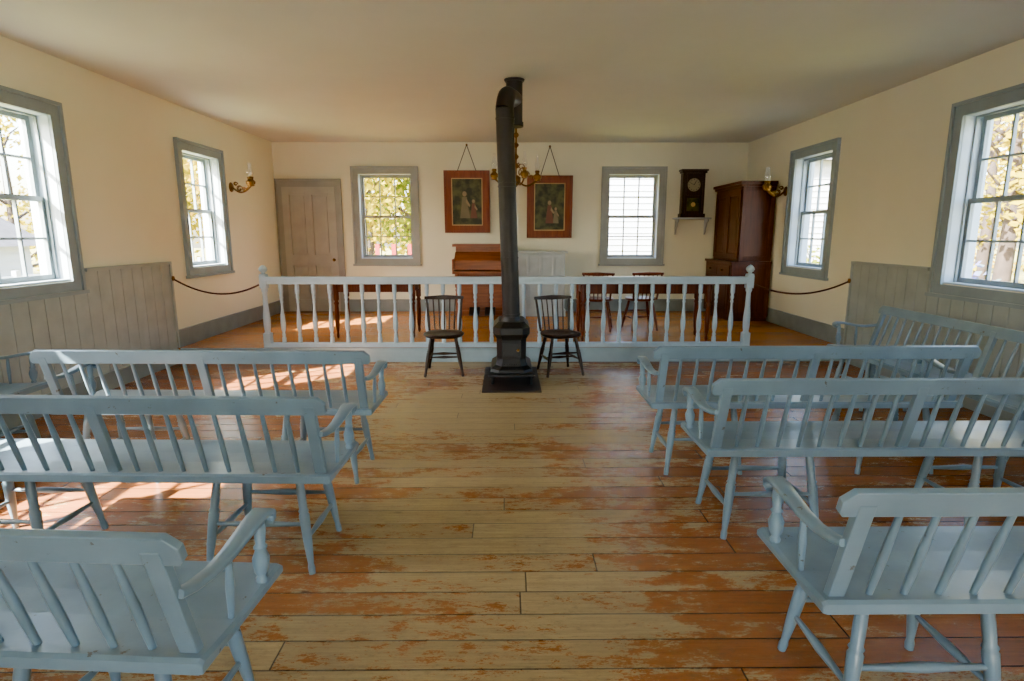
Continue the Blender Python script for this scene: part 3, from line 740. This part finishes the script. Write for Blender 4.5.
def tree(x, y, h, rad, lm, nl=3200, ls=.19, low=.6, nc=16):
    mb = MB(); z0 = GZ
    mb.tube([(x, y, z0), (x + .05, y, h * .3), (x - .05, y + .1, h * .6), (x, y, h * .9)], [.17, .13, .09, .03], 'bark', 8)
    cl = []
    for i in range(nc):
        a = random.uniform(0, 6.28); rr = rad * random.uniform(.25, .85); zz = random.uniform(low + .3, h - .3)
        cl.append((x + rr * math.cos(a), y + rr * math.sin(a), zz, rad * random.uniform(.35, .55)))
        if i < 9: mb.tube([(x, y, max(.3, zz - .9)), (x + rr * .5 * math.cos(a), y + rr * .5 * math.sin(a), zz - .3), (cl[-1][0], cl[-1][1], zz)], [.05, .03, .01], 'bark', 6)
    vs = []; fs = []
    for i in range(nl):
        c = random.choice(cl); d = Vector((random.gauss(0, 1), random.gauss(0, 1), random.gauss(0, .8))).normalized() * c[3] * random.uniform(.4, 1.05)
        p = Vector(c[:3]) + d
        if p.z < -.3: continue
        u = Vector((random.gauss(0, 1), random.gauss(0, 1), random.gauss(0, 1))).normalized(); v = u.orthogonal().normalized(); w_ = ls * random.uniform(.6, 1.2)
        o_ = len(vs); vs += [tuple(p - u * w_ * .5), tuple(p + v * w_ * .32), tuple(p + u * w_ * .5), tuple(p - v * w_ * .32)]; fs.append((o_, o_ + 1, o_ + 2, o_ + 3))
    mb.add(vs, fs, lm)
    mb.obj('maple_tree')
for (x, y, h, rad, lm) in [(-20, 7, 5.0, 2.6, 'leafY'), (-20.5, 12, 6.0, 3.0, 'leafG'), (-15.5, 18.5, 6, 3, 'leafY'), (-21, 1.5, 5.0, 3, 'leafO'),
                           (-5.5, 17.5, 6, 2.6, 'leafY'), (-2.6, 16.5, 5.5, 2.2, 'leafG'), (-8.5, 20, 6.5, 3, 'leafO'), (-2.0, 21.5, 7, 2.6, 'leafY'), (0.6, 14.0, 2.6, 1.0, 'leafO'),
                           (9.3, 7.5, 5.5, 2.4, 'leafY'), (10.0, 11.6, 6, 2.6, 'leafY'), (14.0, 17, 7, 3, 'leafO'), (14, 9.5, 7, 3, 'leafG'), (15, 23, 7, 3.2, 'leafY'), (17, 14, 7.5, 3, 'leafY'), (-3.8, 15.2, 5.2, 1.9, 'leafY')]:
    tree(x, y, h, rad, lm)
for (x, y, h, rad, lm) in [(22, 10, 10, 5, 'leafY'), (22, 18, 10, 5, 'leafO'), (22, 28, 11, 5.5, 'leafY'), (-28, 4, 7.0, 4.5, 'leafY'), (-28, 12, 7.5, 4.5, 'leafY'), (-26, 21, 9, 5, 'leafO'), (-16, 28, 10, 5, 'leafY'), (-7, 30, 10, 5, 'leafY'), (2, 31, 10, 4.8, 'leafO'), (11, 31, 10, 5, 'leafY')]:
    tree(x, y, h, rad, lm, 3600, .42, .3, 24)
def shrub(x, y, h, rad, lm):
    mb = MB(); vs = []; fs = []
    for i in range(1500):
        d = Vector((random.gauss(0, 1), random.gauss(0, 1), abs(random.gauss(0, 1)))).normalized() * random.uniform(.6, 1.0)
        p = Vector((x + d.x * rad, y + d.y * rad * 1.4, GZ + .06 + d.z * h)); u = Vector((random.gauss(0, 1), random.gauss(0, 1), random.gauss(0, 1))).normalized(); v = u.orthogonal().normalized()
        o_ = len(vs); vs += [tuple(p - u * .06), tuple(p + v * .04), tuple(p + u * .06), tuple(p - v * .04)]; fs.append((o_, o_ + 1, o_ + 2, o_ + 3))
    mb.add(vs, fs, lm)
    for i in range(8): mb.tube([(x, y, GZ), (x + rad * .6 * math.cos(i), y + rad * .6 * math.sin(i), GZ + h * .7)], .01, 'bark', 5)
    mb.obj('flowering_shrub')
shrub(6.2, 5.9, 1.5, .8, 'flower'); shrub(6.0, 8.2, 1.6, 1.0, 'flower'); shrub(6.4, 12.6, 1.6, 1.0, 'leafG')
mb = MB()
for i in range(14):
    xx = -6.0 + i * .35; mb.box(xx, xx + .09, 12.6, 12.64, GZ, 1.2, 'red')
mb.box(-6.1, -1.3, 12.64, 12.68, -.1, 0, 'red'); mb.box(-6.1, -1.3, 12.64, 12.68, .85, .95, 'red'); mb.obj('red_picket_fence')
mb = MB()
for i in range(20):
    yy = 5 + i * .8; mb.box(-9.04, -8.95, yy, yy + .1, GZ, .75, 'siding')
mb.box(-9.06, -9.02, 5, 20.5, .1, .2, 'siding'); mb.box(-9.06, -9.02, 5, 20.5, .55, .65, 'siding'); mb.obj('rail_fence')

# ------------------------------------------------------------------ light
w = bpy.data.worlds.new('sky'); S.world = w; w.use_nodes = True; nt = w.node_tree; nt.nodes.clear()
sk = nt.nodes.new('ShaderNodeTexSky'); sk.sky_type = 'NISHITA'; sk.sun_disc = False; sk.sun_elevation = r(40); sk.sun_rotation = r(236); sk.air_density = 1.2; sk.dust_density = 2.5
bg = nt.nodes.new('ShaderNodeBackground'); bg.inputs[1].default_value = 7.0; wo = nt.nodes.new('ShaderNodeOutputWorld')
nt.links.new(sk.outputs[0], bg.inputs[0]); nt.links.new(bg.outputs[0], wo.inputs[0])
sl = bpy.data.lights.new('sun', 'SUN'); sl.energy = 230; sl.angle = r(0.55); sl.color = (1, .94, .80)
so = bpy.data.objects.new('sun', sl); COL.objects.link(so)
so.rotation_euler = Vector((.98, .68, -1.0)).to_track_quat('-Z', 'Y').to_euler(); so.location = (-20, -20, 25)
for ws, mf, dirv in ((LW, mapL, (1, 0, 0)), (RW, mapR, (-1, 0, 0)), (BW, mapB, (0, -1, 0)), ([(-DW - .1, DW + .1)], mapF, (0, 1, 0))):
    for a, b in ws:
        dr = mf is mapF
        pl = bpy.data.lights.new('sky_portal', 'AREA'); pl.shape = 'RECTANGLE'; pl.size = b - a - .2; pl.size_y = 2.25 if dr else 1.38; pl.cycles.is_portal = True
        po = bpy.data.objects.new('sky_portal', pl); COL.objects.link(po); po.location = mf((a + b) / 2, -.27, 1.125 if dr else 1.685)
        po.rotation_euler = Vector(dirv).to_track_quat('-Z', 'Z').to_euler()

# ------------------------------------------------------------------ look
S.view_settings.view_transform = 'AgX'
S.view_settings.look = 'AgX - Punchy'

# ------------------------------------------------------------------ camera
cam = bpy.data.cameras.new('camera'); cam.sensor_width = 36; cam.lens = 20.2; cam.clip_start = .02; cam.clip_end = 300
co = bpy.data.objects.new('camera', cam); COL.objects.link(co); co.location = (0, 0, 1.40)
co.rotation_euler = (r(90 - 10.44), 0, r(-0.49)); S.camera = co
